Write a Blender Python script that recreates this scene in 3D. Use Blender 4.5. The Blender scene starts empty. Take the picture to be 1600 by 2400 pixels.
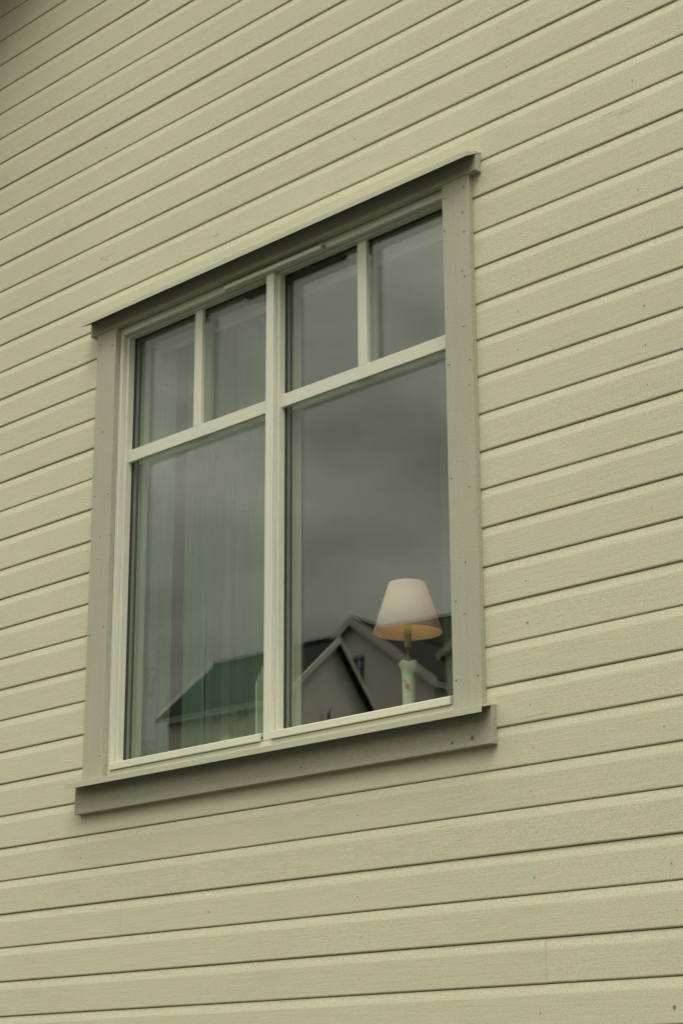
import bpy, bmesh, math, random
from mathutils import Vector, Matrix, noise

random.seed(7)
sc = bpy.context.scene
COL = sc.collection
R = math.radians

# ------------------------------------------------------------------ camera
YAW, PITCH, ROLL, FPX = 0.7797, 0.3013, -0.0050, 4501.9
cam_d = bpy.data.cameras.new('camera')
cam = bpy.data.objects.new('camera', cam_d)
COL.objects.link(cam)
sc.camera = cam
cy, sy, cp, sp = math.cos(YAW), math.sin(YAW), math.cos(PITCH), math.sin(PITCH)
Fv = Vector((-sy * cp, cy * cp, sp))
Rv = Vector((cy, sy, 0))
Uv = Rv.cross(Fv)
cr, sr = math.cos(ROLL), math.sin(ROLL)
Rr = Rv * cr + Uv * sr
Ur = Uv * cr - Rv * sr
M = Matrix((Rr, Ur, -Fv)).transposed().to_4x4()
M.translation = Vector((0, -4.0, 1.6))
cam.matrix_world = M
cam_d.sensor_fit = 'VERTICAL'
cam_d.sensor_height = 36.0
cam_d.lens = FPX / 2400 * 36
cam_d.clip_start = 0.05
cam_d.clip_end = 2000

# ------------------------------------------------------------------ world
SUN_EL, SUN_AZ = 58.0, 135.0          # azimuth measured from +y towards +x
world = bpy.data.worlds.new('World')
sc.world = world
world.use_nodes = True
wn = world.node_tree.nodes
wl = world.node_tree.links
wn.clear()
w_out = wn.new('ShaderNodeOutputWorld')
w_bg = wn.new('ShaderNodeBackground')
w_bg.inputs[1].default_value = 0.10
sky = wn.new('ShaderNodeTexSky')
sky.sky_type = 'NISHITA'
sky.sun_disc = False
sky.sun_elevation = R(SUN_EL)
sky.sun_rotation = R(SUN_AZ)
sky.air_density = 1.0
sky.dust_density = 3.0
tc = wn.new('ShaderNodeTexCoord')
sep = wn.new('ShaderNodeSeparateXYZ')
wl.new(tc.outputs['Generated'], sep.inputs[0])
# overcast gradient: brighter towards the zenith
grad = wn.new('ShaderNodeMapRange')
grad.inputs['From Min'].default_value = 0.0
grad.inputs['From Max'].default_value = 1.0
grad.inputs['To Min'].default_value = 1.5
grad.inputs['To Max'].default_value = 21.5
wl.new(sep.outputs['Z'], grad.inputs['Value'])
# soft cloud banks
mp = wn.new('ShaderNodeMapping')
mp.inputs['Scale'].default_value = (1.0, 1.0, 2.6)
mp.inputs['Location'].default_value = (0.35, 2.7, 1.1)
wl.new(tc.outputs['Generated'], mp.inputs[0])
nz = wn.new('ShaderNodeTexNoise')
nz.inputs['Scale'].default_value = 5.0
nz.inputs['Detail'].default_value = 5
nz.inputs['Roughness'].default_value = 0.52
wl.new(mp.outputs[0], nz.inputs['Vector'])
cl = wn.new('ShaderNodeMapRange')
cl.inputs['From Min'].default_value = 0.3
cl.inputs['From Max'].default_value = 0.7
cl.inputs['To Min'].default_value = 0.55
cl.inputs['To Max'].default_value = 1.42
wl.new(nz.outputs['Fac'], cl.inputs['Value'])
mul = wn.new('ShaderNodeMath'); mul.operation = 'MULTIPLY'
wl.new(grad.outputs[0], mul.inputs[0]); wl.new(cl.outputs[0], mul.inputs[1])
tint = wn.new('ShaderNodeVectorMath'); tint.operation = 'SCALE'
tint.inputs[0].default_value = (1.0, 0.965, 0.82)
wl.new(mul.outputs[0], tint.inputs['Scale'])
mix = wn.new('ShaderNodeMix'); mix.data_type = 'RGBA'
mix.inputs['Factor'].default_value = 0.95
wl.new(sky.outputs[0], mix.inputs['A'])
wl.new(tint.outputs[0], mix.inputs['B'])
wl.new(mix.outputs['Result'], w_bg.inputs[0])
wl.new(w_bg.outputs[0], w_out.inputs[0])

sun_d = bpy.data.lights.new('sun', 'SUN')
sun_d.energy = 1.5
sun_d.angle = R(30)
sun_d.color = (1.0, 0.985, 0.94)
sun = bpy.data.objects.new('sun', sun_d)
COL.objects.link(sun)
az, el = R(SUN_AZ), R(SUN_EL)
to_sun = Vector((math.sin(az) * math.cos(el), math.cos(az) * math.cos(el), math.sin(el)))
sun.rotation_euler = to_sun.to_track_quat('Z', 'Y').to_euler()
sun.location = (10, -20, 30)

sc.view_settings.view_transform = 'Standard'
sc.view_settings.look = 'None'
sc.view_settings.exposure = 0.13
sc.view_settings.gamma = 1.0
sc.view_settings.use_curve_mapping = False
sc.render.engine = 'CYCLES'
sc.cycles.use_denoising = True
sc.cycles.max_bounces = 10
sc.cycles.transparent_max_bounces = 32


# ------------------------------------------------------------------ materials
def nodes(name):
    m = bpy.data.materials.new(name)
    m.use_nodes = True
    nt = m.node_tree
    return m, nt.nodes, nt.links, nt.nodes['Principled BSDF']


def paint(name, col, rough=0.55, grain_axis='X', speck=0.10, bump=0.25, dirt=0.0, dirt_col=(0.16, 0.15, 0.08), crack=0.0, spec=0.35):
    """painted wood: fine speckle, brushed grain along the board, faint stains"""
    m, n, l, b = nodes(name)
    co = n.new('ShaderNodeTexCoord')
    gm = n.new('ShaderNodeMapping')
    s = {'X': (6, 60, 160), 'Z': (160, 60, 6)}[grain_axis]
    gm.inputs['Scale'].default_value = s
    l.new(co.outputs['Object'], gm.inputs[0])
    g = n.new('ShaderNodeTexNoise'); g.inputs['Scale'].default_value = 1.0
    g.inputs['Detail'].default_value = 3
    l.new(gm.outputs[0], g.inputs['Vector'])
    f = n.new('ShaderNodeTexNoise'); f.inputs['Scale'].default_value = 230
    f.inputs['Detail'].default_value = 2
    l.new(co.outputs['Object'], f.inputs['Vector'])
    big = n.new('ShaderNodeTexNoise'); big.inputs['Scale'].default_value = 1.7
    big.inputs['Detail'].default_value = 4
    l.new(co.outputs['Object'], big.inputs['Vector'])
    # value factor = 1 + speck*(f-.5) + .05*(g-.5) + .1*(big-.5)
    def mad(src, k, prev=None):
        a = n.new('ShaderNodeMath'); a.operation = 'SUBTRACT'; a.inputs[1].default_value = 0.5
        l.new(src, a.inputs[0])
        c = n.new('ShaderNodeMath'); c.operation = 'MULTIPLY_ADD'; c.inputs[1].default_value = k
        l.new(a.outputs[0], c.inputs[0])
        if prev is None: c.inputs[2].default_value = 1.0
        else: l.new(prev, c.inputs[2])
        return c.outputs[0]
    v = mad(f.outputs['Fac'], speck * 7)
    v = mad(g.outputs['Fac'], 0.22, v)
    v = mad(big.outputs['Fac'], 0.14, v)
    oi = n.new('ShaderNodeObjectInfo')
    v = mad(oi.outputs['Random'], 0.035, v)
    sc_ = n.new('ShaderNodeVectorMath'); sc_.operation = 'SCALE'
    sc_.inputs[0].default_value = col
    l.new(v, sc_.inputs['Scale'])
    cur = sc_.outputs[0]
    # hue drift between greener and warmer patches
    hue = n.new('ShaderNodeTexNoise'); hue.inputs['Scale'].default_value = 9
    hue.inputs['Detail'].default_value = 2
    l.new(co.outputs['Object'], hue.inputs['Vector'])
    hm = n.new('ShaderNodeMix'); hm.data_type = 'RGBA'; hm.blend_type = 'MULTIPLY'
    hm.inputs['Factor'].default_value = 1
    hr = n.new('ShaderNodeValToRGB')
    hr.color_ramp.elements[0].position = 0.35; hr.color_ramp.elements[0].color = (0.97, 1.0, 0.98, 1)
    hr.color_ramp.elements[1].position = 0.65; hr.color_ramp.elements[1].color = (1.02, 0.995, 0.97, 1)
    l.new(hue.outputs['Fac'], hr.inputs[0]); l.new(cur, hm.inputs['A']); l.new(hr.outputs[0], hm.inputs['B'])
    cur = hm.outputs['Result']
    if crack > 0:
        cm = n.new('ShaderNodeMapping')
        cm.inputs['Scale'].default_value = (1.3, 20, 26) if grain_axis == 'X' else (26, 20, 1.3)
        l.new(co.outputs['Object'], cm.inputs[0])
        c = n.new('ShaderNodeTexNoise'); c.inputs['Scale'].default_value = 1.0
        c.inputs['Detail'].default_value = 5; c.inputs['Distortion'].default_value = 0.15
        l.new(cm.outputs[0], c.inputs['Vector'])
        # a hairline where the noise crosses its middle value, kept only in a few spots
        d = n.new('ShaderNodeMath'); d.operation = 'SUBTRACT'; d.inputs[1].default_value = 0.5
        l.new(c.outputs['Fac'], d.inputs[0])
        ab = n.new('ShaderNodeMath'); ab.operation = 'ABSOLUTE'; l.new(d.outputs[0], ab.inputs[0])
        mr = n.new('ShaderNodeMapRange'); mr.inputs['From Min'].default_value = 0.0
        mr.inputs['From Max'].default_value = 0.006; mr.inputs['To Min'].default_value = 1; mr.inputs['To Max'].default_value = 0
        l.new(ab.outputs[0], mr.inputs['Value'])
        k = n.new('ShaderNodeTexNoise'); k.inputs['Scale'].default_value = 2.3; k.inputs['Detail'].default_value = 1
        l.new(co.outputs['Object'], k.inputs['Vector'])
        km = n.new('ShaderNodeMapRange'); km.inputs['From Min'].default_value = 0.62; km.inputs['From Max'].default_value = 0.68
        l.new(k.outputs['Fac'], km.inputs['Value'])
        kk = n.new('ShaderNodeMath'); kk.operation = 'MULTIPLY'; l.new(mr.outputs[0], kk.inputs[0]); l.new(km.outputs[0], kk.inputs[1])
        ks = n.new('ShaderNodeMath'); ks.operation = 'MULTIPLY'; ks.inputs[1].default_value = crack; l.new(kk.outputs[0], ks.inputs[0])
        cmix = n.new('ShaderNodeMix'); cmix.data_type = 'RGBA'
        l.new(ks.outputs[0], cmix.inputs['Factor']); l.new(cur, cmix.inputs['A'])
        cmix.inputs['B'].default_value = (0.10, 0.09, 0.05, 1)
        cur = cmix.outputs['Result']
    if dirt > 0:
        dn = n.new('ShaderNodeTexNoise'); dn.inputs['Scale'].default_value = 26; dn.inputs['Detail'].default_value = 5
        dn.inputs['Roughness'].default_value = 0.7
        l.new(co.outputs['Object'], dn.inputs['Vector'])
        dm = n.new('ShaderNodeMapRange'); dm.inputs['From Min'].default_value = 0.60; dm.inputs['From Max'].default_value = 0.78
        dm.inputs['To Max'].default_value = dirt
        l.new(dn.outputs['Fac'], dm.inputs['Value'])
        dx = n.new('ShaderNodeMix'); dx.data_type = 'RGBA'
        l.new(dm.outputs[0], dx.inputs['Factor']); l.new(cur, dx.inputs['A']); dx.inputs['B'].default_value = (*dirt_col, 1)
        cur = dx.outputs['Result']
    l.new(cur, b.inputs['Base Color'])
    b.inputs['Roughness'].default_value = rough
    b.inputs['Specular IOR Level'].default_value = spec
    add = n.new('ShaderNodeMath'); add.operation = 'ADD'
    l.new(g.outputs['Fac'], add.inputs[0]); l.new(f.outputs['Fac'], add.inputs[1])
    bp = n.new('ShaderNodeBump'); bp.inputs['Strength'].default_value = bump; bp.inputs['Distance'].default_value = 0.0012
    l.new(add.outputs[0], bp.inputs['Height']); l.new(bp.outputs[0], b.inputs['Normal'])
    return m


def plain(name, col, rough=0.6, metal=0.0, var=0.15, scale=12, spec=0.4, bump=0.0):
    m, n, l, b = nodes(name)
    co = n.new('ShaderNodeTexCoord')
    t = n.new('ShaderNodeTexNoise'); t.inputs['Scale'].default_value = scale; t.inputs['Detail'].default_value = 4
    l.new(co.outputs['Object'], t.inputs['Vector'])
    mr = n.new('ShaderNodeMapRange'); mr.inputs['To Min'].default_value = 1 - var; mr.inputs['To Max'].default_value = 1 + var
    l.new(t.outputs['Fac'], mr.inputs['Value'])
    s = n.new('ShaderNodeVectorMath'); s.operation = 'SCALE'; s.inputs[0].default_value = col
    l.new(mr.outputs[0], s.inputs['Scale']); l.new(s.outputs[0], b.inputs['Base Color'])
    b.inputs['Roughness'].default_value = rough; b.inputs['Metallic'].default_value = metal
    b.inputs['Specular IOR Level'].default_value = spec
    if bump:
        bp = n.new('ShaderNodeBump'); bp.inputs['Strength'].default_value = bump; bp.inputs['Distance'].default_value = 0.02
        l.new(t.outputs['Fac'], bp.inputs['Height']); l.new(bp.outputs[0], b.inputs['Normal'])
    return m


def glass_mat(name, tr=(0.975, 0.99, 0.975), f0=0.045, rough=0.0):
    """thin window glass: see-through, with a mirror reflection that grows at grazing angles"""
    m = bpy.data.materials.new(name); m.use_nodes = True
    n, l = m.node_tree.nodes, m.node_tree.links
    n.clear()
    out = n.new('ShaderNodeOutputMaterial')
    geo = n.new('ShaderNodeNewGeometry')
    dot = n.new('ShaderNodeVectorMath'); dot.operation = 'DOT_PRODUCT'
    l.new(geo.outputs['Normal'], dot.inputs[0]); l.new(geo.outputs['Incoming'], dot.inputs[1])
    ab = n.new('ShaderNodeMath'); ab.operation = 'ABSOLUTE'; l.new(dot.outputs['Value'], ab.inputs[0])
    om = n.new('ShaderNodeMath'); om.operation = 'SUBTRACT'; om.inputs[0].default_value = 1.0; l.new(ab.outputs[0], om.inputs[1])
    pw = n.new('ShaderNodeMath'); pw.operation = 'POWER'; pw.inputs[1].default_value = 5; l.new(om.outputs[0], pw.inputs[0])
    ma = n.new('ShaderNodeMath'); ma.operation = 'MULTIPLY_ADD'; ma.inputs[1].default_value = 1 - f0; ma.inputs[2].default_value = f0
    l.new(pw.outputs[0], ma.inputs[0])
    t = n.new('ShaderNodeBsdfTransparent'); t.inputs[0].default_value = (*tr, 1)
    g = n.new('ShaderNodeBsdfGlossy'); g.inputs['Roughness'].default_value = rough
    mx = n.new('ShaderNodeMixShader')
    l.new(ma.outputs[0], mx.inputs[0]); l.new(t.outputs[0], mx.inputs[1]); l.new(g.outputs[0], mx.inputs[2])
    l.new(mx.outputs[0], out.inputs[0])
    return m


def sheer_mat(name, col, opacity=0.6, lace=False):
    m = bpy.data.materials.new(name); m.use_nodes = True
    n, l = m.node_tree.nodes, m.node_tree.links
    n.clear()
    out = n.new('ShaderNodeOutputMaterial')
    co = n.new('ShaderNodeTexCoord')
    mp_ = n.new('ShaderNodeMapping'); mp_.inputs['Scale'].default_value = (24, 6, 0.5)
    l.new(co.outputs['Object'], mp_.inputs[0])
    t = n.new('ShaderNodeTexNoise'); t.inputs['Scale'].default_value = 1; t.inputs['Detail'].default_value = 3
    l.new(mp_.outputs[0], t.inputs['Vector'])
    mr = n.new('ShaderNodeMapRange'); mr.inputs['From Min'].default_value = 0.3; mr.inputs['From Max'].default_value = 0.7
    mr.inputs['To Min'].default_value = opacity * 0.75; mr.inputs['To Max'].default_value = min(1, opacity * 1.2)
    l.new(t.outputs['Fac'], mr.inputs['Value'])
    fac = mr.outputs[0]
    if lace:
        v = n.new('ShaderNodeTexVoronoi'); v.inputs['Scale'].default_value = 17; v.feature = 'DISTANCE_TO_EDGE'
        l.new(co.outputs['Object'], v.inputs['Vector'])
        vr = n.new('ShaderNodeMapRange'); vr.inputs['From Min'].default_value = 0.02; vr.inputs['From Max'].default_value = 0.09
        vr.inputs['To Min'].default_value = 1.03; vr.inputs['To Max'].default_value = 0.95
        l.new(v.outputs['Distance'], vr.inputs['Value'])
        mm = n.new('ShaderNodeMath'); mm.operation = 'MULTIPLY'; mm.use_clamp = True
        l.new(fac, mm.inputs[0]); l.new(vr.outputs[0], mm.inputs[1])
        fac = mm.outputs[0]
    d = n.new('ShaderNodeBsdfDiffuse'); d.inputs[0].default_value = (*col, 1)
    tl = n.new('ShaderNodeBsdfTranslucent'); tl.inputs[0].default_value = (*col, 1)
    a = n.new('ShaderNodeMixShader'); a.inputs[0].default_value = 0.35
    l.new(d.outputs[0], a.inputs[1]); l.new(tl.outputs[0], a.inputs[2])
    tr = n.new('ShaderNodeBsdfTransparent')
    mx = n.new('ShaderNodeMixShader')
    l.new(fac, mx.inputs[0]); l.new(tr.outputs[0], mx.inputs[1]); l.new(a.outputs[0], mx.inputs[2])
    l.new(mx.outputs[0], out.inputs[0])
    return m


def siding_far(name, col):
    """weatherboard of a house too far away for single boards: relief only"""
    m, n, l, b = nodes(name)
    co = n.new('ShaderNodeTexCoord')
    w = n.new('ShaderNodeTexWave'); w.bands_direction = 'Z'; w.wave_profile = 'SAW'
    w.inputs['Scale'].default_value = 1.6
    w.inputs['Distortion'].default_value = 0.0
    l.new(co.outputs['Object'], w.inputs['Vector'])
    t = n.new('ShaderNodeTexNoise'); t.inputs['Scale'].default_value = 1.5; t.inputs['Detail'].default_value = 5
    l.new(co.outputs['Object'], t.inputs['Vector'])
    mr = n.new('ShaderNodeMapRange'); mr.inputs['To Min'].default_value = 0.85; mr.inputs['To Max'].default_value = 1.12
    l.new(t.outputs['Fac'], mr.inputs['Value'])
    s = n.new('ShaderNodeVectorMath'); s.operation = 'SCALE'; s.inputs[0].default_value = col
    l.new(mr.outputs[0], s.inputs['Scale']); l.new(s.outputs[0], b.inputs['Base Color'])
    bp = n.new('ShaderNodeBump'); bp.inputs['Strength'].default_value = 0.6; bp.inputs['Distance'].default_value = 0.02
    l.new(w.outputs['Fac'], bp.inputs['Height']); l.new(bp.outputs[0], b.inputs['Normal'])
    b.inputs['Roughness'].default_value = 0.7
    return m


M_SID = paint('cladding_paint', (0.590, 0.577, 0.424), rough=0.6, crack=0.55, bump=0.30)
M_CAS = paint('casing_paint', (0.418, 0.414, 0.312), rough=0.65, grain_axis='Z', dirt=0.25, bump=0.3)
M_CASX = paint('casing_paint_along', (0.392, 0.388, 0.290), rough=0.65, dirt=0.25, bump=0.3)
M_FRM = paint('frame_paint', (0.655, 0.655, 0.545), rough=0.4, grain_axis='Z', speck=0.05, bump=0.12, spec=0.5)
M_FRMX = paint('frame_paint_along', (0.655, 0.655, 0.545), rough=0.4, speck=0.05, bump=0.12, spec=0.5)
M_CAP = paint('flashing_paint', (0.50, 0.50, 0.37), rough=0.45, speck=0.05, bump=0.08)
M_CAPD = plain('flashing_underside', (0.03, 0.035, 0.035), rough=0.6)  # darkened colour, cuts bounce so the boards below fall into deeper shade
M_GASK = plain('black_rubber', (0.012, 0.013, 0.012), rough=0.5)
M_ALU = plain('spacer_metal', (0.30, 0.32, 0.27), rough=0.45, metal=0.3)
M_GLASS = glass_mat('window_glass', f0=0.062)
M_GLASS2 = glass_mat('window_glass_inner', tr=(0.955, 0.985, 0.96), f0=0.085)
M_RUST = plain('rusty_nail', (0.21, 0.105, 0.028), rough=0.9)
M_NAIL2 = plain('painted_nail', (0.30, 0.29, 0.20), rough=0.8)
M_NAIL = plain('dull_nail', (0.07, 0.065, 0.04), rough=0.8)
M_PLUG = plain('raw_wood_plug', (0.38, 0.29, 0.11), rough=0.8)
M_HOLE = plain('dark_hole', (0.01, 0.01, 0.008), rough=0.9)
M_SHEER = sheer_mat('sheer_curtain', (0.36, 0.50, 0.37), 0.46)
M_LACE = sheer_mat('lace_curtain', (0.38, 0.50, 0.38), 0.62, lace=True)
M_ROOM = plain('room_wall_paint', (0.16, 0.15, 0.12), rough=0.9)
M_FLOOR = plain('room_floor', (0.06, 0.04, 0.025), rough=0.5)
M_SILLIN = plain('inner_sill_paint', (0.45, 0.44, 0.36), rough=0.4)
M_SHEATH = plain('sheathing', (0.10, 0.085, 0.05), rough=0.9)
M_CONC = plain('concrete', (0.26, 0.25, 0.22), rough=0.9, bump=0.3, scale=20)


# ------------------------------------------------------------------ mesh helpers
class MB:
    def __init__(self):
        self.v, self.f, self.mi = [], [], []

    def add(self, vs, fs, mi=0):
        o = len(self.v)
        self.v += [tuple(p) for p in vs]
        self.f += [tuple(i + o for i in f) for f in fs]
        self.mi += [mi] * len(fs)
        return self

    def box(self, x0, x1, y0, y1, z0, z1, mi=0):
        vs = [(x, y, z) for z in (z0, z1) for y in (y0, y1) for x in (x0, x1)]
        return self.add(vs, [(0, 2, 3, 1), (4, 5, 7, 6), (0, 1, 5, 4), (2, 6, 7, 3), (0, 4, 6, 2), (1, 3, 7, 5)], mi)

    def extrude(self, prof, x0, x1, axis='X', mi=0):
        """closed profile of (y, z) pairs along X, or (x, y) pairs along Z"""
        n = len(prof)
        if axis == 'X':
            vs = [(x0, a, b) for a, b in prof] + [(x1, a, b) for a, b in prof]
        elif axis == 'Z':
            vs = [(a, b, x0) for a, b in prof] + [(a, b, x1) for a, b in prof]
        else:
            vs = [(a, x0, b) for a, b in prof] + [(a, x1, b) for a, b in prof]
        fs = [(i, (i + 1) % n, n + (i + 1) % n, n + i) for i in range(n)]
        fs += [tuple(reversed(range(n))), tuple(range(n, 2 * n))]
        return self.add(vs, fs, mi)

    def lathe(self, prof, c=(0, 0, 0), seg=40, mi=0, fn=None):
        n = len(prof)
        vs = []
        for s in range(seg):
            a = 2 * math.pi * s / seg
            for k, (r, z) in enumerate(prof):
                rr, zz = (r, z) if fn is None else fn(a, k, r, z)
                vs.append((c[0] + rr * math.cos(a), c[1] + rr * math.sin(a), c[2] + zz))
        fs = []
        for s in range(seg):
            t = (s + 1) % seg
            for k in range(n - 1):
                fs.append((s * n + k, t * n + k, t * n + k + 1, s * n + k + 1))
        return self.add(vs, fs, mi)

    def disc(self, c, r, axis='Y', t=0.002, seg=10, mi=0):
        vs = []
        for d in (0, -t):
            for s in range(seg):
                a = 2 * math.pi * s / seg
                vs.append((c[0] + r * math.cos(a), c[1] + d, c[2] + r * math.sin(a)))
        fs = [tuple(range(seg, 2 * seg)), tuple(reversed(range(seg)))]
        fs += [(i, (i + 1) % seg, seg + (i + 1) % seg, seg + i) for i in range(seg)]
        return self.add(vs, fs, mi)

    def tube(self, pts, rad, seg=6, mi=0):
        rings = []
        for i, p in enumerate(pts):
            p = Vector(p)
            d = (Vector(pts[min(i + 1, len(pts) - 1)]) - Vector(pts[max(i - 1, 0)])).normalized()
            u = d.orthogonal().normalized(); w = d.cross(u)
            r = rad[i] if isinstance(rad, (list, tuple)) else rad
            rings.append([p + (u * math.cos(2 * math.pi * s / seg) + w * math.sin(2 * math.pi * s / seg)) * r for s in range(seg)])
        vs = [q for ring in rings for q in ring]
        fs = []
        for i in range(len(pts) - 1):
            for s in range(seg):
                t = (s + 1) % seg
                fs.append((i * seg + s, i * seg + t, (i + 1) * seg + t, (i + 1) * seg + s))
        fs += [tuple(reversed(range(seg))), tuple(range((len(pts) - 1) * seg, len(pts) * seg))]
        return self.add(vs, fs, mi)

    def build(self, name, mats, parent=None, bevel=0.0, smooth=False, origin=None, fix=True):
        me = bpy.data.meshes.new(name)
        vs = self.v
        if origin:
            vs = [(x - origin[0], y - origin[1], z - origin[2]) for x, y, z in vs]
        me.from_pydata(vs, [], self.f)
        if not isinstance(mats, (list, tuple)): mats = [mats]
        for m in mats: me.materials.append(m)
        me.polygons.foreach_set('material_index', self.mi)
        if fix:
            b = bmesh.new(); b.from_mesh(me)
            bmesh.ops.recalc_face_normals(b, faces=b.faces)
            b.to_mesh(me); b.free()
        if smooth:
            me.polygons.foreach_set('use_smooth', [True] * len(me.polygons))
        me.update()
        o = bpy.data.objects.new(name, me)
        COL.objects.link(o)
        if origin: o.location = origin
        if parent: o.parent = parent
        if bevel:
            bv = o.modifiers.new('bevel', 'BEVEL'); bv.width = bevel; bv.segments = 2; bv.limit_method = 'ANGLE'
        return o


def empty(name, loc, label=None, cat=None, group=None, kind=None, rotz=0.0):
    o = bpy.data.objects.new(name, None)
    COL.objects.link(o)
    o.location = loc
    o.rotation_euler = (0, 0, rotz)
    return tag(o, label, cat, group, kind)


def tag(o, label=None, cat=None, group=None, kind=None):
    if label: o['label'] = label
    if cat: o['category'] = cat
    if group: o['group'] = group
    if kind: o['kind'] = kind
    return o


# ------------------------------------------------------------------ the clad house
house = empty('wooden_house', (0, 0, 0), 'pale olive green wooden house wall clad in horizontal weatherboards around the window', 'house')

ZK = [1.9078, 2.0231, 2.1376, 2.2520, 2.3674, 2.4819, 2.5971, 2.7126, 2.8277, 2.9446, 3.0597, 3.1752, 3.2903, 3.4043,
      3.5192, 3.6366, 3.7512, 3.8657, 3.9801, 4.0954, 4.2099, 4.3232, 4.4385, 4.5530, 4.6695, 4.7862, 4.9013, 5.0152,
      5.1302, 5.2451, 5.3601, 5.4766, 5.5918, 5.7091, 5.8253, 5.9425]
P0 = 0.1152
rows = {k: z for k, z in enumerate(ZK)}
for k in range(-1, -13, -1): rows[k] = rows[k + 1] - P0
for k in range(36, 62): rows[k] = rows[k - 1] + P0
XL, XR_ = -7.2, 4.2                       # wall corners
RK_X, RK_Z, RK_S, RIDGE = -5.944, 6.13, 0.70, -1.5     # rake line against the wall


def rake_z(x):
    return RK_Z + RK_S * (x - RK_X) if x < RIDGE else RK_Z + RK_S * (RIDGE - RK_X) - RK_S * (x - RIDGE)


def rake_x(z):
    """x range of the wall at height z"""
    xl = max(XL, RK_X + (z - RK_Z) / RK_S)
    xr = min(XR_, 2 * RIDGE - (RK_X + (z - RK_Z) / RK_S))
    return xl, xr


OX0, OX1, OZ0, OZ1 = -5.066, -3.495, 2.660, 4.29      # window opening
JOINTS = {21: -3.0095, 4: -3.2836, 0: -3.2171, 2: -4.9706, 31: -4.9696, 24: -5.1526}
board_meshes = {}
nails = MB()
seg_i = 0
for k in sorted(rows):
    z0 = rows[k]; ph = rows[k + 1] - z0 if (k + 1) in rows else P0
    xl, xr = rake_x(z0 + 0.1 * ph)
    if xr - xl < 0.3 or z0 < 0.5: continue
    spans = [(xl, xr)]
    if z0 < OZ1 and z0 + ph > OZ0:
        spans = [(xl, OX0), (OX1, xr)]
    cuts = [JOINTS[k]] if k in JOINTS else []
    cuts += [random.uniform(-2.2, 3.4), ]
    out = []
    for a, b in spans:
        cs = sorted(c for c in cuts if a + 0.3 < c < b - 0.3)
        pts = [a] + cs + [b]
        for i in range(len(pts) - 1):
            out.append((pts[i] + (0.0004 if i else 0), pts[i + 1] - (0.0004 if i < len(pts) - 2 else 0)))
    for a, b in out:
        seg_i += 1
        jy = random.uniform(-0.0010, 0.0008)
        jz = random.uniform(-0.0005, 0.0005)
        n = max(2, int((b - a) / 0.35))
        prof = [(0.0160, 0.0), (0.0022, 0.0001), (0.0004, 0.0026), (0.0, 0.0050), (0.0, ph - 0.0300), (0.0003, ph - 0.0260), (0.0038, ph - 0.0024), (0.0110, ph - 0.0022), (0.0110, ph + 0.0040),
                (0.0190, ph + 0.0040), (0.0190, 0.0)]
        mb = MB(); vs = []; fs = []
        m_ = len(prof)
        for i in range(n + 1):
            x = a + (b - a) * i / n
            wy = 0.0009 * noise.noise(Vector((x * 1.1, k * 7.3, 0)))
            wz = 0.0011 * noise.noise(Vector((x * 1.3, k * 3.1, 9)))
            for (y, z) in prof:
                vs.append((x, y + jy + wy, z0 + z + jz + (wz if z < 0.01 else 0) * 0.7))
        for i in range(n):
            for j in range(m_):
                j2 = (j + 1) % m_
                fs.append((i * m_ + j, i * m_ + j2, (i + 1) * m_ + j2, (i + 1) * m_ + j))
        fs.append(tuple(range(m_))); fs.append(tuple(n * m_ + j for j in reversed(range(m_))))
        mb.add(vs, fs)
        mb.build('board', M_SID, house)
    for x in [-5.19 + 0.65 * i for i in range(-3, 14)] + [-2.802]:
        if xl + 0.05 < x < xr - 0.05 and not (OX0 - 0.03 < x < OX1 + 0.03 and z0 < 4.33 and z0 + ph > 2.6) and 1.6 < z0 < 6.2:
            if random.random() < 0.55:
                nx, nz_ = x + random.uniform(-0.008, 0.008), z0 + 0.044 + random.uniform(-0.003, 0.003)
                w = random.uniform(0.0014, 0.0026)
                nails.disc((nx, 0.0008, nz_), w, t=0.0022, seg=6)
nl = nails.build('nail_heads', M_NAIL2, house)
nl['kind'] = 'stuff'

# sheathing wall with an opening, gable above, foundation, inner room
w = MB()
ya, yb = 0.021, 0.200
w.box(XL + .02, -5.10, ya, yb, 0.5, 5.2)
w.box(-3.47, XR_ - .02, ya, yb, 0.5, 5.2)
w.box(-5.10, -3.47, ya, yb, 0.5, 2.655)
w.box(-5.10, -3.47, ya, yb, 4.295, 5.2)
gz = [(XL + .02, 5.2), (XR_ - .02, 5.2), (XR_ - .02, rake_z(XR_) - .01), (RIDGE, rake_z(RIDGE) - .01), (XL + .02, rake_z(XL) - .01)]
w.extrude([(x, z) for x, z in gz], ya, yb, axis='Y')
w.build('wall', M_SHEATH, house)
MB().box(XL + .03, XR_ - .03, 0.012, 9.0, -0.6, 0.53).build('foundation', M_CONC, house)
MB().box(XL + .02, XL + .2, yb, 9.0, 0.5, rake_z(XL)).build('side_wall', M_SID, house)
MB().box(XR_ - .2, XR_ - .02, yb, 9.0, 0.5, rake_z(XR_)).build('side_wall', M_SID, house)
bk = MB(); bk.extrude([(XL + .02, 0.5), (XR_ - .02, 0.5), (XR_ - .02, rake_z(XR_) - .01), (RIDGE, rake_z(RIDGE) - .01), (XL + .02, rake_z(XL) - .01)], 9.0, 9.2, axis='Y')
bk.build('back_wall', M_SID, house)
# room
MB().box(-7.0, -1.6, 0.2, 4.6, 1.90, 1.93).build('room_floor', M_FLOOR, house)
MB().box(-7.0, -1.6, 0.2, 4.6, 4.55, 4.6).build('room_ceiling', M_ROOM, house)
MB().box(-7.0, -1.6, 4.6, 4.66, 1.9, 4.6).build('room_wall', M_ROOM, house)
MB().box(-1.6, -1.54, 0.2, 4.6, 1.9, 4.6).build('room_wall', M_ROOM, house)
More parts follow.
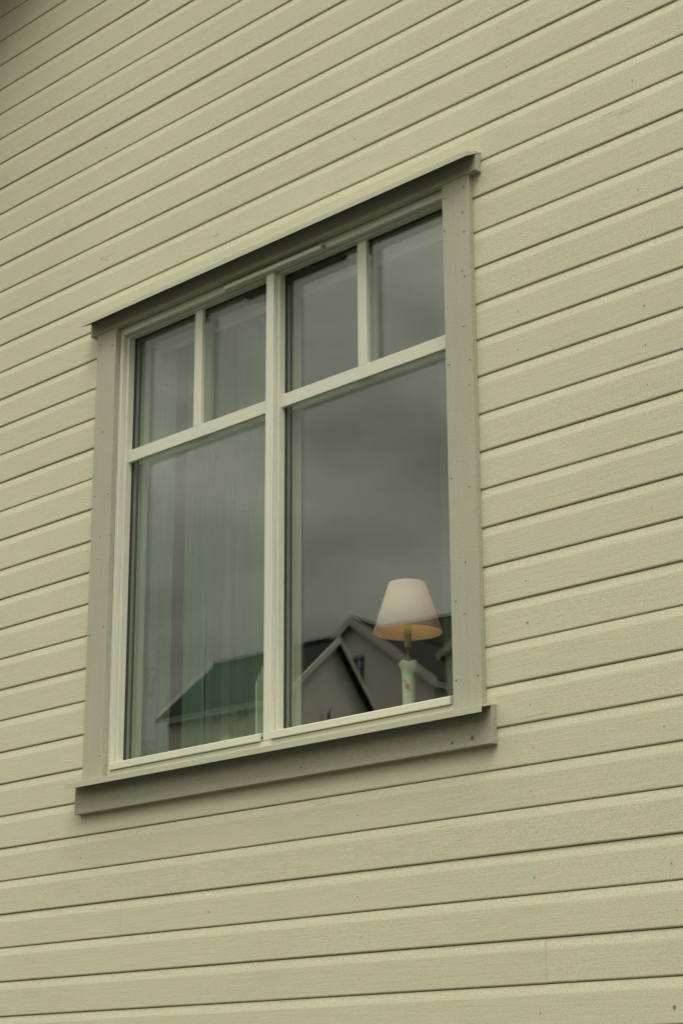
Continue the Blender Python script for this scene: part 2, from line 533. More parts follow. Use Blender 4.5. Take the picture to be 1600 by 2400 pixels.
# inner faces round the window
rv = MB()
rv.box(-5.10, -5.062, 0.122, 0.205, 2.70, 4.28)
rv.box(-3.502, -3.47, 0.122, 0.205, 2.70, 4.28)
rv.box(-5.10, -3.47, 0.122, 0.205, 4.262, 4.295)
rv.build('window_reveal', M_SILLIN, house)
MB().box(-5.14, -3.43, 0.122, 0.42, 2.672, 2.702).build('inner_sill', M_SILLIN, house, bevel=0.004)

# roof edge: soffit boards, barge board, roof slab
M_SOF = paint('soffit_paint', (0.40, 0.37, 0.24), rough=0.6)
M_ROOF0 = plain('roof_tiles_dark', (0.05, 0.05, 0.05), rough=0.8)


def slab(x0, x1, y0, y1, dz0, dz1, name, mat):
    mb = MB()
    vs = []
    for x in (x0, x1):
        z = rake_z(x)
        vs += [(x, y0, z + dz0), (x, y1, z + dz0), (x, y1, z + dz1), (x, y0, z + dz1)]
    mb.add(vs, [(0, 1, 2, 3), (7, 6, 5, 4), (0, 4, 5, 1), (1, 5, 6, 2), (2, 6, 7, 3), (3, 7, 4, 0)])
    return mb.build(name, mat, house)


for x0, x1 in ((XL - .5, RIDGE), (RIDGE, XR_ + .5)):
    for i in range(4):
        slab(x0, x1, -0.40 + i * 0.10 + .002, -0.40 + (i + 1) * 0.10 - .002, 0.0, 0.02, 'soffit_board', M_SOF)
    slab(x0, x1, -0.43, -0.40, -0.06, 0.20, 'barge_board', M_SOF)
    slab(x0, x1, -0.45, 9.4, 0.202, 0.26, 'roof', M_ROOF0)
    slab(x0, x1, -0.398, 9.3, 0.022, 0.20, 'rafter_layer', M_SHEATH)

# ------------------------------------------------------------------ the window (part of the house)
win = MB()
FT, FY = 4.255, 0.001                 # inner top of the outer frame, its front plane
# outer frame: head, two jambs, mullion, bottom rail
fr = win
fr.box(-5.0655, -5.0480, 0.0, 0.120, 2.664, 4.283)      # left jamb
fr.box(-3.5130, -3.4955, 0.0, 0.120, 2.664, 4.283)      # right jamb
fr.box(-5.0480, -3.5130, 0.0005, 0.1195, FT, 4.2835)    # head
fr.box(-5.0480, -3.5130, 0.0005, 0.1195, 2.6645, 2.6840)  # bottom rail
fr.box(-4.3000, -4.2640, -0.0004, 0.1190, 2.6840, FT)   # mullion
window = fr.build('window', M_FRM, house, bevel=0.0022)

cas = MB().box(-5.1710, -5.0640, -0.022, -0.0005, 2.640, 4.284)
cas.build('casing', M_CAS, window, bevel=0.002)
cas = MB().box(-3.4985, -3.3930, -0.022, -0.0005, 2.640, 4.284)
cas.build('casing', M_CAS, window, bevel=0.002)
MB().box(-5.2050, -3.3575, -0.0265, -0.0006, 4.2825, 4.348).build('head_board', M_CASX, window, bevel=0.002)
MB().box(-5.2030, -3.3584, -0.0245, -0.0006, 2.5500, 2.6620).build('apron_board', M_CASX, window, bevel=0.002)


def flashing(name, yf, zl, zt, yb_, zb, x0, x1, endplate):
    mb = MB()
    t = 0.0016
    prof = [(yf, zl), (yf, zt), (yb_, zb), (yb_, zb - t), (yf + t, zt - t * 1.3), (yf + t, zl)]
    mb.extrude(prof, x0, x1)
    # inner faces coloured near-black to deepen the shade under the cap: faces with index 3 and 4 of the side loop
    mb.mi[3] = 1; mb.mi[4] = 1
    if endplate:
        for xe in (x0 - 0.0012, x1):
            mb.extrude([(yf, zl), (yf, zt), (yb_ - .012, zb - .004)], xe, xe + 0.0012)
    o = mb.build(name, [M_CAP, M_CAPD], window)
    return o


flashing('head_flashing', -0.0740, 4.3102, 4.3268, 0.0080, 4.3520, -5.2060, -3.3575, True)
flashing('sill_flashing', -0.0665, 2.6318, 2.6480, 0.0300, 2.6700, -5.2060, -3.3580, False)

# sashes
UNITS = [(-5.0480, -4.3000), (-4.2640, -3.5130)]
SY, GY = 0.0170, 0.0450
ZB, ZT = 2.7225, 4.2485              # daylight opening


def ring(mb, x0, x1, z0, z1, i0, i1, j0, j1, y0, y1):
    """rectangular ring from outer (x0..x1, z0..z1) to inner (i0..i1, j0..j1)"""
    mb.box(x0, i0, y0, y1, z0, z1)
    mb.box(i1, x1, y0, y1, z0, z1)
    mb.box(i0, i1, y0 + .0002, y1 - .0002, j1, z1)
    mb.box(i0, i1, y0 + .0002, y1 - .0002, z0, j0)


for ui, (a, b) in enumerate(UNITS):
    s0 = a + (0.0128 if ui == 0 else 0.0098)
    s1 = b - 0.0110
    mb = MB()
    # front frame with a small rounded shoulder, then the deep glazing rebate
    ring(mb, a + .0008, b - .0008, 2.6860, FT - .0015, s0, s1, 2.7100, ZT - .0005, SY, GY)
    sash = mb.build('sash', M_FRM, window, bevel=0.0018)
    # sloping bottom bead, a touch proud of the frame
    mb = MB()
    mb.extrude([(-0.0080, 2.6858), (-0.0080, 2.7065), (-0.0050, 2.7090), (GY - .0006, 2.7222), (GY - .0006, 2.6960), (-0.001, 2.6850)], a + .0025, b - .009)
    mb.build('bottom_bead', M_FRMX, window, bevel=0.0008)
    # gaskets, spacer and the room side of the sash
    mb = MB(); ring(mb, a + .001, b - .001, 2.690, ZT + .005, s0 - .0010, s1 + .001, 2.716, ZT - .003, 0.0492, 0.0565)
    mb.build('gasket', M_GASK, window)
    mb = MB(); ring(mb, a + .001, b - .001, 2.690, ZT + .005, s0 + .0004, s1 - .0004, 2.717, ZT - .006, 0.0567, 0.0676)
    mb.build('spacer_bar', M_ALU, window)
    mb = MB(); ring(mb, a + .001, b - .001, 2.690, ZT + .005, s0 + .0002, s1, 2.716, ZT - .007, 0.0725, 0.0790)
    mb.build('gasket', M_GASK, window)
    mb = MB(); ring(mb, a + .001, b - .001, 2.690, ZT + .005, s0 + .0030, s1 - .003, 2.718, ZT - .010, 0.0792, 0.1180)
    mb.build('inner_sash', M_FRM, window, bevel=0.002)
    # glazing bars
    cxu = (s0 + s1) / 2
    MB().box(s0 - .0035, s1 + .0035, 0.0300, GY - .0004, 3.7770, 3.8215).build('transom_bar', M_FRMX, window, bevel=0.0012)
    MB().box(cxu - .0195, cxu + .0195, 0.0302, GY - .0006, 3.8217, 4.2482).build('glazing_bar', M_FRM, window, bevel=0.0012)
    MB().box(s0 + .0035, s1 - .0035, 0.0730, 0.0880, 3.7790, 3.8195).build('inner_transom_bar', M_FRMX, window)
    MB().box(cxu - .0180, cxu + .0180, 0.0732, 0.0880, 3.8200, 4.2380).build('inner_glazing_bar', M_FRM, window)
    # panes: flat outer glass, slightly bowed inner glass
    MB().box(s0 - .003, s1 + .003, GY, GY + .0040, 2.714, ZT + .002).build('pane', M_GLASS, window)
    g = MB(); nx_, nz2 = 24, 36
    gx0, gx1, gz0, gz1 = s0 - .001, s1 + .001, 2.716, ZT + .001
    for side, yy in ((0, 0.0680), (1, 0.0720)):
        vs = []
        for i in range(nx_ + 1):
            for j in range(nz2 + 1):
                x = gx0 + (gx1 - gx0) * i / nx_; z = gz0 + (gz1 - gz0) * j / nz2
                u_ = 2 * i / nx_ - 1; v_ = 2 * j / nz2 - 1
                bow = -0.00050 * (1 - v_ * v_) * (1 - 0.6 * u_ * u_) - 0.00035 * v_
                vs.append((x, yy + bow, z))
        fs = [(i * (nz2 + 1) + j, (i + 1) * (nz2 + 1) + j, (i + 1) * (nz2 + 1) + j + 1, i * (nz2 + 1) + j + 1) for i in range(nx_) for j in range(nz2)]
        if side: fs = [tuple(reversed(f)) for f in fs]
        g.add(vs, fs)
    g.build('inner_pane', M_GLASS2, window, smooth=True, fix=False)

# vent strip across the head, with a plug and the dark vent hoods behind the glass
MB().box(-4.498, -4.030, -0.0150, -0.0002, 4.2530, 4.2665).build('vent_cover', M_FRMX, window, bevel=0.002)
mb = MB(); mb.disc((-4.0265, -0.0006, 4.2605), 0.0085, t=0.0040, seg=16)
plug = mb.build('vent_plug', M_PLUG, window)
MB().disc((-4.0250, -0.0047, 4.2612), 0.0026, t=0.0008, seg=8).build('plug_hole', M_HOLE, window)
MB().box(-4.47, -4.31, 0.0500, 0.066, 4.222, 4.2415).build('vent_hood', M_GASK, window)
MB().box(-4.252, -4.00, 0.0500, 0.066, 4.218, 4.2415).build('vent_hood', M_GASK, window)
# weep hole marks beside the beads
for x in (-4.3025, -3.5100):
    MB().box(x - .0035, x + .0012, -0.0012, 0.0002, 2.6915, 2.6990).build('weep_slot', M_HOLE, window)

# nails in the casings
for x, z in ((-3.4114, 4.2455), (-3.4881, 4.2345), (-3.4903, 4.1276), (-3.4245, 3.7975), (-3.4834, 3.6927), (-3.4030, 3.6864), (-3.4795, 2.9727),
             (-3.4045, 2.7463), (-3.4851, 2.7442), (-5.1527, 4.2406), (-5.0793, 4.2192), (-5.1540, 3.6669), (-5.0813, 3.6593),
             (-5.0798, 3.1819), (-5.1563, 3.1642), (-5.0789, 2.7355), (-3.418, 3.30), (-3.485, 3.34), (-5.12, 3.90), (-3.425, 3.975), (-3.44, 3.08)):
    MB().disc((x, -0.0212, z), 0.0024, t=0.0016, seg=8).build('nail', M_NAIL, window)
for x, z, r_ in ((-3.5031, 2.5700, 0.0046), (-3.4293, 2.5740, 0.0060), (-4.1046, 2.5750, 0.0028)):
    MB().disc((x, -0.0238, z), r_, t=0.0014, seg=12).build('nail', M_RUST, window)

M_KNOT = plain('painted_over_knot', (0.24, 0.22, 0.13), rough=0.8, scale=200, var=0.3)
K = lambda x, z, r_: MB().disc((x, -0.0212, z), r_, t=0.0011, seg=14).build('knot', M_KNOT, window)
for x, z, r_ in ((-3.418, 4.165, 0.0042), (-3.414, 4.100, 0.0036), (-3.415, 3.955, 0.0045), (-3.410, 3.610, 0.0032), (-5.118, 3.51, 0.004), (-5.125, 3.43, 0.003), (-3.448, 2.93, 0.003)):
    K(x, z, r_)
MB().disc((-2.8234, 0.0006, 1.833), 0.0050, t=0.0016, seg=14).build('knot', M_KNOT, house)

# ------------------------------------------------------------------ things on the inner sill and behind the glass
# table lamp
LX, LY, LZ = -3.963, 0.300, 2.702
M_PORC = plain('pale_green_porcelain', (0.74, 0.78, 0.64), rough=0.25, var=0.06, scale=30, spec=0.6)
M_BRASS = plain('old_brass', (0.22, 0.17, 0.05), rough=0.35, metal=0.8)
M_SOCK = plain('cream_socket', (0.42, 0.40, 0.20), rough=0.4)
M_FLOW = plain('painted_red_flower', (0.42, 0.14, 0.08), rough=0.5, scale=300, var=0.4)
M_LEAF = plain('painted_green_leaf', (0.08, 0.20, 0.12), rough=0.5)


def shade_mat(name, col, tr_col, tr=0.35):
    m = bpy.data.materials.new(name); m.use_nodes = True
    n, l = m.node_tree.nodes, m.node_tree.links
    n.clear()
    out = n.new('ShaderNodeOutputMaterial')
    co = n.new('ShaderNodeTexCoord')
    t = n.new('ShaderNodeTexNoise'); t.inputs['Scale'].default_value = 400
    l.new(co.outputs['Object'], t.inputs['Vector'])
    mr = n.new('ShaderNodeMapRange'); mr.inputs['To Min'].default_value = 0.93; mr.inputs['To Max'].default_value = 1.07
    l.new(t.outputs['Fac'], mr.inputs['Value'])
    s = n.new('ShaderNodeVectorMath'); s.operation = 'SCALE'; s.inputs[0].default_value = col
    l.new(mr.outputs[0], s.inputs['Scale'])
    d = n.new('ShaderNodeBsdfDiffuse'); l.new(s.outputs[0], d.inputs[0])
    tl = n.new('ShaderNodeBsdfTranslucent'); tl.inputs[0].default_value = (*tr_col, 1)
    a = n.new('ShaderNodeMixShader'); a.inputs[0].default_value = tr
    l.new(d.outputs[0], a.inputs[1]); l.new(tl.outputs[0], a.inputs[2]); l.new(a.outputs[0], out.inputs[0])
    return m


M_SHADE = shade_mat('lamp_shade_fabric', (0.90, 0.83, 0.80), (0.94, 0.80, 0.72))
M_LINING = shade_mat('lamp_shade_lining', (0.86, 0.72, 0.58), (0.9, 0.74, 0.62), 0.50)

lamp = empty('table_lamp', (LX, LY, LZ), 'lit table lamp with white cone shade and pale green floral column on the sill', 'lamp')


def lobj(mb, name, mat, parent, smooth=True, bevel=0.0):
    return mb.build(name, mat, parent, smooth=smooth, bevel=bevel)


ruf = lambda a, k, r, z: (r * (1 + (0.05 * math.cos(5 * a) if z > 0.212 else 0)), z + (0.0035 * math.cos(5 * a + 0.6) if z > 0.212 else 0))
colprof = [(0.0, 0.0), (0.044, 0.0), (0.048, 0.006), (0.046, 0.012), (0.032, 0.026), (0.0215, 0.050), (0.0200, 0.10), (0.0198, 0.175), (0.0212, 0.190),
           (0.0262, 0.206), (0.0310, 0.217), (0.0318, 0.222), (0.0300, 0.220), (0.022, 0.203), (0.010, 0.192), (0.0, 0.191)]
base = lobj(MB().lathe(colprof, seg=60, fn=ruf), 'column', M_PORC, lamp)
# painted flower on the side that faces the window
fl_dir = math.atan2(-4.3, 3.963)
fmb = MB()
for i in range(6):
    a = fl_dir - 0.20 + 0.16 * math.cos(i * 1.047)
    z = 0.143 + 0.0062 * math.sin(i * 1.047)
    c = Vector((0.0200 * math.cos(a), 0.0200 * math.sin(a), z))
    n_ = Vector((math.cos(a), math.sin(a), 0)); u_ = Vector((-n_.y, n_.x, 0))
    vs = [c + n_ * 0.0004 + u_ * 0.0038 * math.cos(t * 0.785) + Vector((0, 0, 0.0044 * math.sin(t * 0.785))) for t in range(8)]
    vs2 = [v - n_ * 0.001 for v in vs]
    fmb.add(vs + vs2, [tuple(range(8)), tuple(reversed(range(8, 16)))] + [(i_, (i_ + 1) % 8, 8 + (i_ + 1) % 8, 8 + i_) for i_ in range(8)])
fmb.build('painted_flower', M_FLOW, base)
fmb = MB()
for da, dz in ((-0.62, 0.162), (-0.52, 0.157), (0.12, 0.131)):
    a = fl_dir + da
    c = Vector((0.0200 * math.cos(a), 0.0200 * math.sin(a), dz)); n_ = Vector((math.cos(a), math.sin(a), 0)); u_ = Vector((-n_.y, n_.x, 0))
    vs = [c + n_ * 0.0004 + u_ * 0.0022 * math.cos(t * 1.047) + Vector((0, 0, 0.005 * math.sin(t * 1.047))) for t in range(6)]
    vs2 = [v - n_ * 0.001 for v in vs]
    fmb.add(vs + vs2, [tuple(range(6)), tuple(reversed(range(6, 12)))] + [(i_, (i_ + 1) % 6, 6 + (i_ + 1) % 6, 6 + i_) for i_ in range(6)])
fmb.build('painted_leaf', M_LEAF, base)
lobj(MB().tube([(0, 0, 0.18), (0, 0, 0.275)], 0.0034, seg=12), 'rod', M_BRASS, lamp)
lobj(MB().lathe([(0, 0.270), (0.0105, 0.270), (0.0112, 0.272), (0.0120, 0.300), (0.0120, 0.345), (0, 0.345)], seg=32), 'socket', M_SOCK, lamp)
m_b, n_b, l_b, b_b = nodes('bulb_glow')
b_b.inputs['Base Color'].default_value = (0.9, 0.8, 0.6, 1)
b_b.inputs['Emission Color'].default_value = (1.0, 0.62, 0.28, 1)
b_b.inputs['Emission Strength'].default_value = 3.8
lobj(MB().lathe([(0, 0.344), (0.012, 0.344), (0.016, 0.356), (0.028, 0.378), (0.030, 0.392), (0.024, 0.408), (0.012, 0.417), (0, 0.419)], seg=28), 'bulb', m_b, lamp)
SB, ST, RB, RT = 0.318, 0.478, 0.1080, 0.0560
shade = lobj(MB().lathe([(RB, SB), (RB + .0016, SB + .001), (RT + .0016, ST), (RT, ST)], seg=72), 'shade', M_SHADE, lamp)
lobj(MB().lathe([(RB - .0006, SB + .0006), (RT - .0006, ST - .0006)], seg=72), 'shade_lining', M_LINING, lamp)
sp_ = MB()
for i in range(3):
    a = i * 2.094 + 0.4
    sp_.tube([(0.016 * math.cos(a), 0.016 * math.sin(a), 0.345), ((RT + .03) * math.cos(a), (RT + .03) * math.sin(a), 0.385)], 0.0012, seg=5)
sp_.build('shade_carrier', M_BRASS, lamp)

# tall pale green vase half hidden behind the mullion
vase = MB().lathe([(0, 0), (0.028, 0), (0.030, 0.006), (0.030, 0.225), (0.024, 0.252), (0.014, 0.262), (0.014, 0.280), (0.010, 0.280), (0.009, 0.262), (0, 0.255)], seg=36)
o = vase.build('ceramic_vase', M_PORC, smooth=True); o.location = (-4.508, 0.200, 2.702)
tag(o, 'tall pale green ceramic vase on the inner sill, half hidden behind the window mullion', 'vase')
# jar with a round lid
jar = empty('lidded_jar', (-4.690, 0.200, 2.702), 'small cream jar whose round lid just shows above the left sash bead', 'jar')
MB().lathe([(0, 0), (0.018, 0), (0.022, 0.01), (0.024, 0.034), (0.020, 0.050), (0, 0.050)], seg=28).build('jar_body', M_PORC, jar, smooth=True)
M_CREAM = plain('cream_glaze', (0.60, 0.58, 0.36), rough=0.35)
MB().lathe([(0.0215, 0.0505), (0.0215, 0.056), (0.020, 0.066), (0.014, 0.076), (0.006, 0.0805), (0, 0.081)], seg=28).build('lid', M_CREAM, jar, smooth=True)

# curtains
def curtain_mesh(x0, x1, y, z0, z1, folds, amp, ph=0.0, nz3=14):
    mb = MB(); nxx = max(24, int(folds * 14)); vs = []
    for j in range(nz3 + 1):
        z = z0 + (z1 - z0) * j / nz3
        for i in range(nxx + 1):
            u_ = i / nxx
            a = amp * (0.55 + 0.45 * (1 - j / nz3))
            yy = y + a * math.sin(2 * math.pi * folds * u_ + ph) + 0.4 * a * math.sin(2 * math.pi * folds * 2.3 * u_ + 1.7 + ph) + 0.003 * math.sin(z * 5 + u_ * 9)
            xx = x0 + (x1 - x0) * u_ + 0.003 * math.sin(z * 4 + i)
            vs.append((xx, yy, z))
    fs = [(j * (nxx + 1) + i, j * (nxx + 1) + i + 1, (j + 1) * (nxx + 1) + i + 1, (j + 1) * (nxx + 1) + i) for j in range(nz3) for i in range(nxx)]
    return mb.add(vs, fs)


M_EMB = sheer_mat('embroidery', (0.12, 0.30, 0.16), 0.75)
cur = empty('curtain', (-4.85, 0.16, 2.70), 'sheer green curtain with a lace edge hanging in the left half of the window', 'curtain', 'curtains')
c1 = curtain_mesh(-5.12, -4.925, 0.150, 2.715, 4.215, 2.5, 0.010).build('lace_panel', M_LACE, cur, smooth=True, fix=False)
c1.matrix_parent_inverse = Matrix.Translation((4.85, -0.16, -2.70))
def motif(pts, y=0.1385):
    mb = MB(); n = len(pts)
    mb.add([(x, y, z) for x, z in pts] + [(x, y + .0008, z) for x, z in pts], [tuple(range(n)), tuple(reversed(range(n, 2 * n)))] + [(i, (i + 1) % n, n + (i + 1) % n, n + i) for i in range(n)])
    m_ = mb.build('embroidery', M_EMB, c1)
for dz in (0.0, -0.255):
    motif([(-5.050, 3.058 + dz), (-4.976, 3.052 + dz), (-4.976, 3.037 + dz), (-5.050, 3.043 + dz)])
    motif([(-5.046, 3.026 + dz), (-4.985, 3.018 + dz), (-5.030, 2.960 + dz), (-5.040, 2.930 + dz)])
c2 = curtain_mesh(-4.886, -4.768, 0.165, 2.715, 4.215, 1.3, 0.007, 0.6).build('sheer_panel', M_SHEER, cur, smooth=True, fix=False)
c2.matrix_parent_inverse = Matrix.Translation((4.85, -0.16, -2.70))
c3 = curtain_mesh(-4.770, -4.455, 0.168, 2.715, 4.215, 2.6, 0.007, 2.0).build('sheer_panel', M_SHEER, cur, smooth=True, fix=False)
c3.matrix_parent_inverse = Matrix.Translation((4.85, -0.16, -2.70))
o = curtain_mesh(-3.690, -3.46, 0.150, 2.715, 4.215, 2.5, 0.012, 1.0).build('curtain', sheer_mat('thin_sheer', (0.27, 0.34, 0.25), 0.26), None, smooth=True, fix=False)
tag(o, 'narrow sheer green curtain at the right edge of the window behind the lamp', 'curtain', 'curtains')
rod = MB().box(-5.13, -3.44, 0.150, 0.166, 4.218, 4.236)
tag(rod.build('curtain_rail', plain('white_rail', (0.62, 0.60, 0.52), rough=0.4), bevel=0.003), 'flat white curtain rail running along the top behind the panes', 'rail')

# ------------------------------------------------------------------ ground, street
M_GRASS = plain('hill_grass', (0.035, 0.045, 0.018), rough=0.95, var=0.5, scale=0.6, bump=0.6)
M_ASPH = plain('asphalt', (0.050, 0.050, 0.048), rough=0.9, var=0.2, scale=40, bump=0.2)
M_PAVE = plain('paving', (0.055, 0.055, 0.050), rough=0.9, var=0.2, scale=9, bump=0.2)


def hill(x, y):
    d = -y
    t = max(0.0, min(1.0, (d - 16) / 75))
    h = 25 * t * t * (3 - 2 * t) * (1 + 0.15 * math.sin(x * 0.03))
    if d > 91: h += (d - 91) * 0.05
    return h


mb = MB(); vs = []; GN = 90
for j in range(GN + 1):
    for i in range(GN + 1):
        x = -400 + 800 * i / GN
        y = -400 + 800 * j / GN
        vs.append((x, y, hill(x, y) - 0.02))
mb.add(vs, [(j * (GN + 1) + i, j * (GN + 1) + i + 1, (j + 1) * (GN + 1) + i + 1, (j + 1) * (GN + 1) + i) for j in range(GN) for i in range(GN)])
tag(mb.build('ground', M_GRASS, smooth=True), kind='structure')
tag(MB().box(-120, 120, -13.0, -6.5, -0.2, 0.004).build('road', M_ASPH), kind='structure')
tag(MB().box(-120, 120, -6.35, -0.6, -0.2, 0.124).build('pavement', M_PAVE), kind='structure')
tag(MB().box(-120, 120, -6.5, -6.35, -0.2, 0.130).build('kerb', M_CONC, bevel=0.01), kind='structure')

# ------------------------------------------------------------------ houses across the street, seen in the glass
YM = 0.090                                # twice the depth of the mirroring glass
M_GREY = siding_far('grey_white_siding', (0.82, 0.78, 0.69))
M_PALE = siding_far('pale_siding', (0.70, 0.67, 0.58))
M_TRIM = plain('white_trim', (0.72, 0.70, 0.64), rough=0.6)
M_RBLK = plain('black_roofing', (0.014, 0.014, 0.014), rough=0.9, var=0.3, scale=3)
M_RGRN = plain('dark_green_roofing', (0.008, 0.020, 0.011), rough=0.85, var=0.3, scale=3)
M_DGLS = plain('far_window_glass', (0.02, 0.03, 0.03), rough=0.08, spec=0.8)


def far_house(label, apex, face_dir, slope, half, length, wall_h, m_wall, m_roof, over=0.45, gable_over=0.45, wins=(), trim=0.22, slope_b=None, half_b=None):
    """apex: real position of the near ridge end; face_dir: outward normal of the gable; windows on the gable face (u, v below apex, w, h)"""
    nrm = Vector((face_dir[0], face_dir[1], 0)).normalized()
    ang = math.atan2(nrm.y, nrm.x) + math.pi / 2       # local -y is the gable normal
    root = empty('neighbour_house', (apex[0], apex[1], apex[2] - half * slope - wall_h), label, 'house', None, None, ang)
    ez = wall_h; rz = wall_h + half * slope
    sb, hb = slope_b or slope, half_b or half
    w_ = MB(); w_.extrude([(-hb, -1.5), (half, -1.5), (half, ez), (0, rz - .02), (-hb, rz - .02 - hb * sb)], gable_over, length - gable_over, axis='Y')
    wall = w_.build('wall', m_wall, root)
    for s in (-1, 1):
        mb = MB()
        hh_, ss_ = (half, slope) if s > 0 else (hb, sb)
        e = (s * (hh_ + over), rz - (hh_ + over) * ss_)
        t = 0.16
        mb.extrude([(0, rz), e, (e[0], e[1] + t), (0, rz + t)], 0, length, axis='Y')
        rf = mb.build('roof', m_roof, root)
        for y0 in (-0.03, length):
            mb = MB()
            mb.extrude([(0, rz + .03 + t * 0.6), (0, rz + .03 + t * 0.6 - trim), (e[0], e[1] - trim + .03 + t * 0.6), (e[0], e[1] + .03 + t * 0.6)], y0, y0 + 0.03, axis='Y')
            mb.build('barge_board', M_TRIM, root)
        mb = MB(); mb.box(e[0] - .02 if s > 0 else e[0] - .01, e[0] + .01 if s > 0 else e[0] + .02, 0.0, length, e[1] - 0.12, e[1] + 0.02)
        mb.build('eave_board', M_TRIM, root)
        # pale verge trim on top of the roof edge
        mb = MB(); mb.extrude([(0, rz + t), e and (e[0], e[1] + t), (e[0], e[1] + t + .06), (0, rz + t + .06)], 0.001, 0.14, axis='Y')
        mb.build('verge_trim', M_TRIM, root)
        mb = MB(); mb.extrude([(0, rz + t), (e[0], e[1] + t), (e[0], e[1] + t + .07), (0, rz + t + .07)], length - 0.16, length - 0.001, axis='Y')
        mb.build('verge_trim', M_TRIM, root)
    mb = MB(); mb.box(-0.12, 0.12, 0.11, length - .1, rz + 0.13, rz + 0.20); mb.build('ridge_cap', m_roof, root)
    for (u, v, ww, hh, side) in wins:
        fm = MB(); pm = MB(); mm = MB()
        z0 = rz - v
        if side == 'gable':
            y = gable_over
            ring_y = [(u - ww / 2, u + ww / 2)]
            fm.box(u - ww / 2 - .09, u - ww / 2, y - .06, y + .02, z0 - hh - .09, z0 + .09)
            fm.box(u + ww / 2, u + ww / 2 + .09, y - .06, y + .02, z0 - hh - .09, z0 + .09)
            fm.box(u - ww / 2, u + ww / 2, y - .058, y + .02, z0, z0 + .09)
            fm.box(u - ww / 2, u + ww / 2, y - .058, y + .02, z0 - hh - .09, z0 - hh)
            pm.box(u - ww / 2, u + ww / 2, y - .012, y + .01, z0 - hh, z0)
            mm.box(u - .025, u + .025, y - .035, y - .013, z0 - hh, z0)
            for q in (1, 2): mm.box(u - ww / 2, u + ww / 2, y - .034, y - .014, z0 - hh * q / 3 - .025, z0 - hh * q / 3 + .025)
        else:      # long side; u = distance along the ridge, side = -1 / 1
            xs = side * half
            x0, x1 = (xs, xs + .06) if side > 0 else (xs - .06, xs)
            fm.box(x0, x1, u - ww / 2 - .08, u - ww / 2, z0 - hh - .08, z0 + .08)
            fm.box(x0, x1, u + ww / 2, u + ww / 2 + .08, z0 - hh - .08, z0 + .08)
            fm.box(x0 + .001, x1 - .001, u - ww / 2, u + ww / 2, z0, z0 + .08)
            fm.box(x0 + .001, x1 - .001, u - ww / 2, u + ww / 2, z0 - hh - .08, z0 - hh)
            pm.box(xs - .01, xs + .012, u - ww / 2, u + ww / 2, z0 - hh, z0)
            mm.box(xs - .005 if side > 0 else xs - .03, xs + .03 if side > 0 else xs + .005, u - .02, u + .02, z0 - hh, z0)
        f_ = fm.build('window', M_TRIM, root)
        pm.build('pane', M_DGLS, f_); mm.build('glazing_bar', M_TRIM, f_)
    return root


def mir(x, y, z): return (x, YM - y, z)


def dirv(deg):                            # direction in the mirrored view -> real one
    a = R(deg); return Vector((math.cos(a), -math.sin(a), 0))


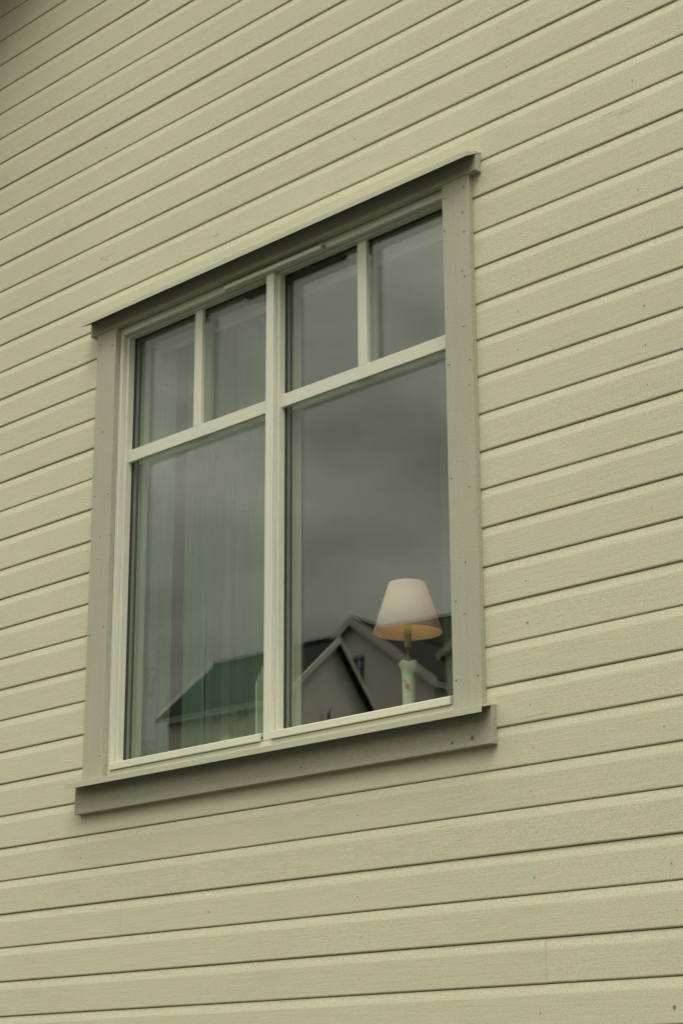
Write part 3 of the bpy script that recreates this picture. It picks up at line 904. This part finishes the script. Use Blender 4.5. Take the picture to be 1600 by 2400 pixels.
b_n = Vector((math.sin(R(7)), math.cos(R(7)), 0))          # faces our wall
far_house('grey house with dark green roof and small windows under its eave, nearest in the glass',
          mir(-63.356, 59.922, 23.00), Vector((0.9981, -0.0616, 0)), 0.85, 3.60, 8.55, 4.5, M_GREY, M_RGRN, over=0.42, gable_over=0.5, slope_b=1.16, half_b=3.1,
          wins=[(4.575, 3.42, 0.62, 0.46, 1), (2.90, 3.36, 0.72, 0.52, 1), (1.0, 4.6, 0.8, 1.1, 1), (-1.6, 4.9, 0.9, 1.2, 'gable')])
far_house('tallest grey gable house with a barred window below its ridge, mirrored in the right pane',
          mir(-73.535, 70.95, 27.80), b_n, 0.75, 5.4, 12.0, 5.0, M_GREY, M_RBLK, over=0.5, trim=0.40,
          wins=[(-0.34, 2.08, 0.80, 1.55, 'gable')])
far_house('long low house whose dark roof rises behind the lamp in the glass',
          mir(-80.6, 94.5, 34.2), Vector((0.9925, -0.1219, 0)), 0.70, 4.5, 22.0, 4.5, M_PALE, M_RGRN, over=0.40)
far_house('pale little house whose gable corner shows right of the lamp in the glass',
          mir(-61.4, 67.3, 24.6), b_n, 0.62, 1.8, 6.0, 3.0, M_PALE, M_RBLK, over=0.3)

# bare young tree in front of the nearest house: only its top twigs show in the glass
M_BARK = plain('bark', (0.035, 0.028, 0.018), rough=0.95)
tb = Vector(mir(-29.80, 25.60, hill(-29.8, YM - 25.60)))
tree = empty('bare_tree', tb, 'bare young tree whose dark top twigs show low in the right pane', 'tree')
def rel(px, py, pz): return tuple(Vector(mir(px, py, pz)) - tb)
trunk = MB().tube([(0, 0, -0.3), (0.03, 0.05, 2.0), (-0.03, 0.0, 4.5), rel(-29.80, 25.60, 8.4)], [0.10, 0.08, 0.055, 0.035], seg=8).build('trunk', M_BARK, tree)
tips = [((-29.80, 25.60, 8.4), (-29.78, 25.62, 9.2), (-29.76, 25.64, 9.75), (-29.73, 25.66, 9.95), (-29.70, 25.70, 10.11)),
        ((-29.76, 25.64, 9.70), (-29.765, 25.635, 9.88), (-29.755, 25.64, 9.99)),
        ((-29.80, 25.60, 8.5), (-29.82, 25.57, 9.3), (-29.85, 25.54, 9.78), (-29.89, 25.51, 10.0)),
        ((-29.76, 25.64, 9.75), (-29.70, 25.70, 9.82), (-29.66, 25.74, 9.83))]
random.seed(3)
for k in range(26):
    z = random.uniform(3.0, 8.3); a_ = random.uniform(0, 6.28); L_ = random.uniform(0.5, 1.3)
    base_ = (-29.80, 25.60, z)
    tips.append((base_, (-29.80 + 0.45 * L_ * math.cos(a_), 25.60 + 0.45 * L_ * math.sin(a_), z + 0.25 * L_), (-29.80 + 0.8 * L_ * math.cos(a_ + .2), 25.60 + 0.8 * L_ * math.sin(a_ + .2), min(9.3, z + 0.7 * L_))))
for t_ in tips:
    MB().tube([rel(*p) for p in t_], [0.022, 0.018, 0.014, 0.010, 0.007][:len(t_)], seg=5).build('branch', M_BARK, tree)
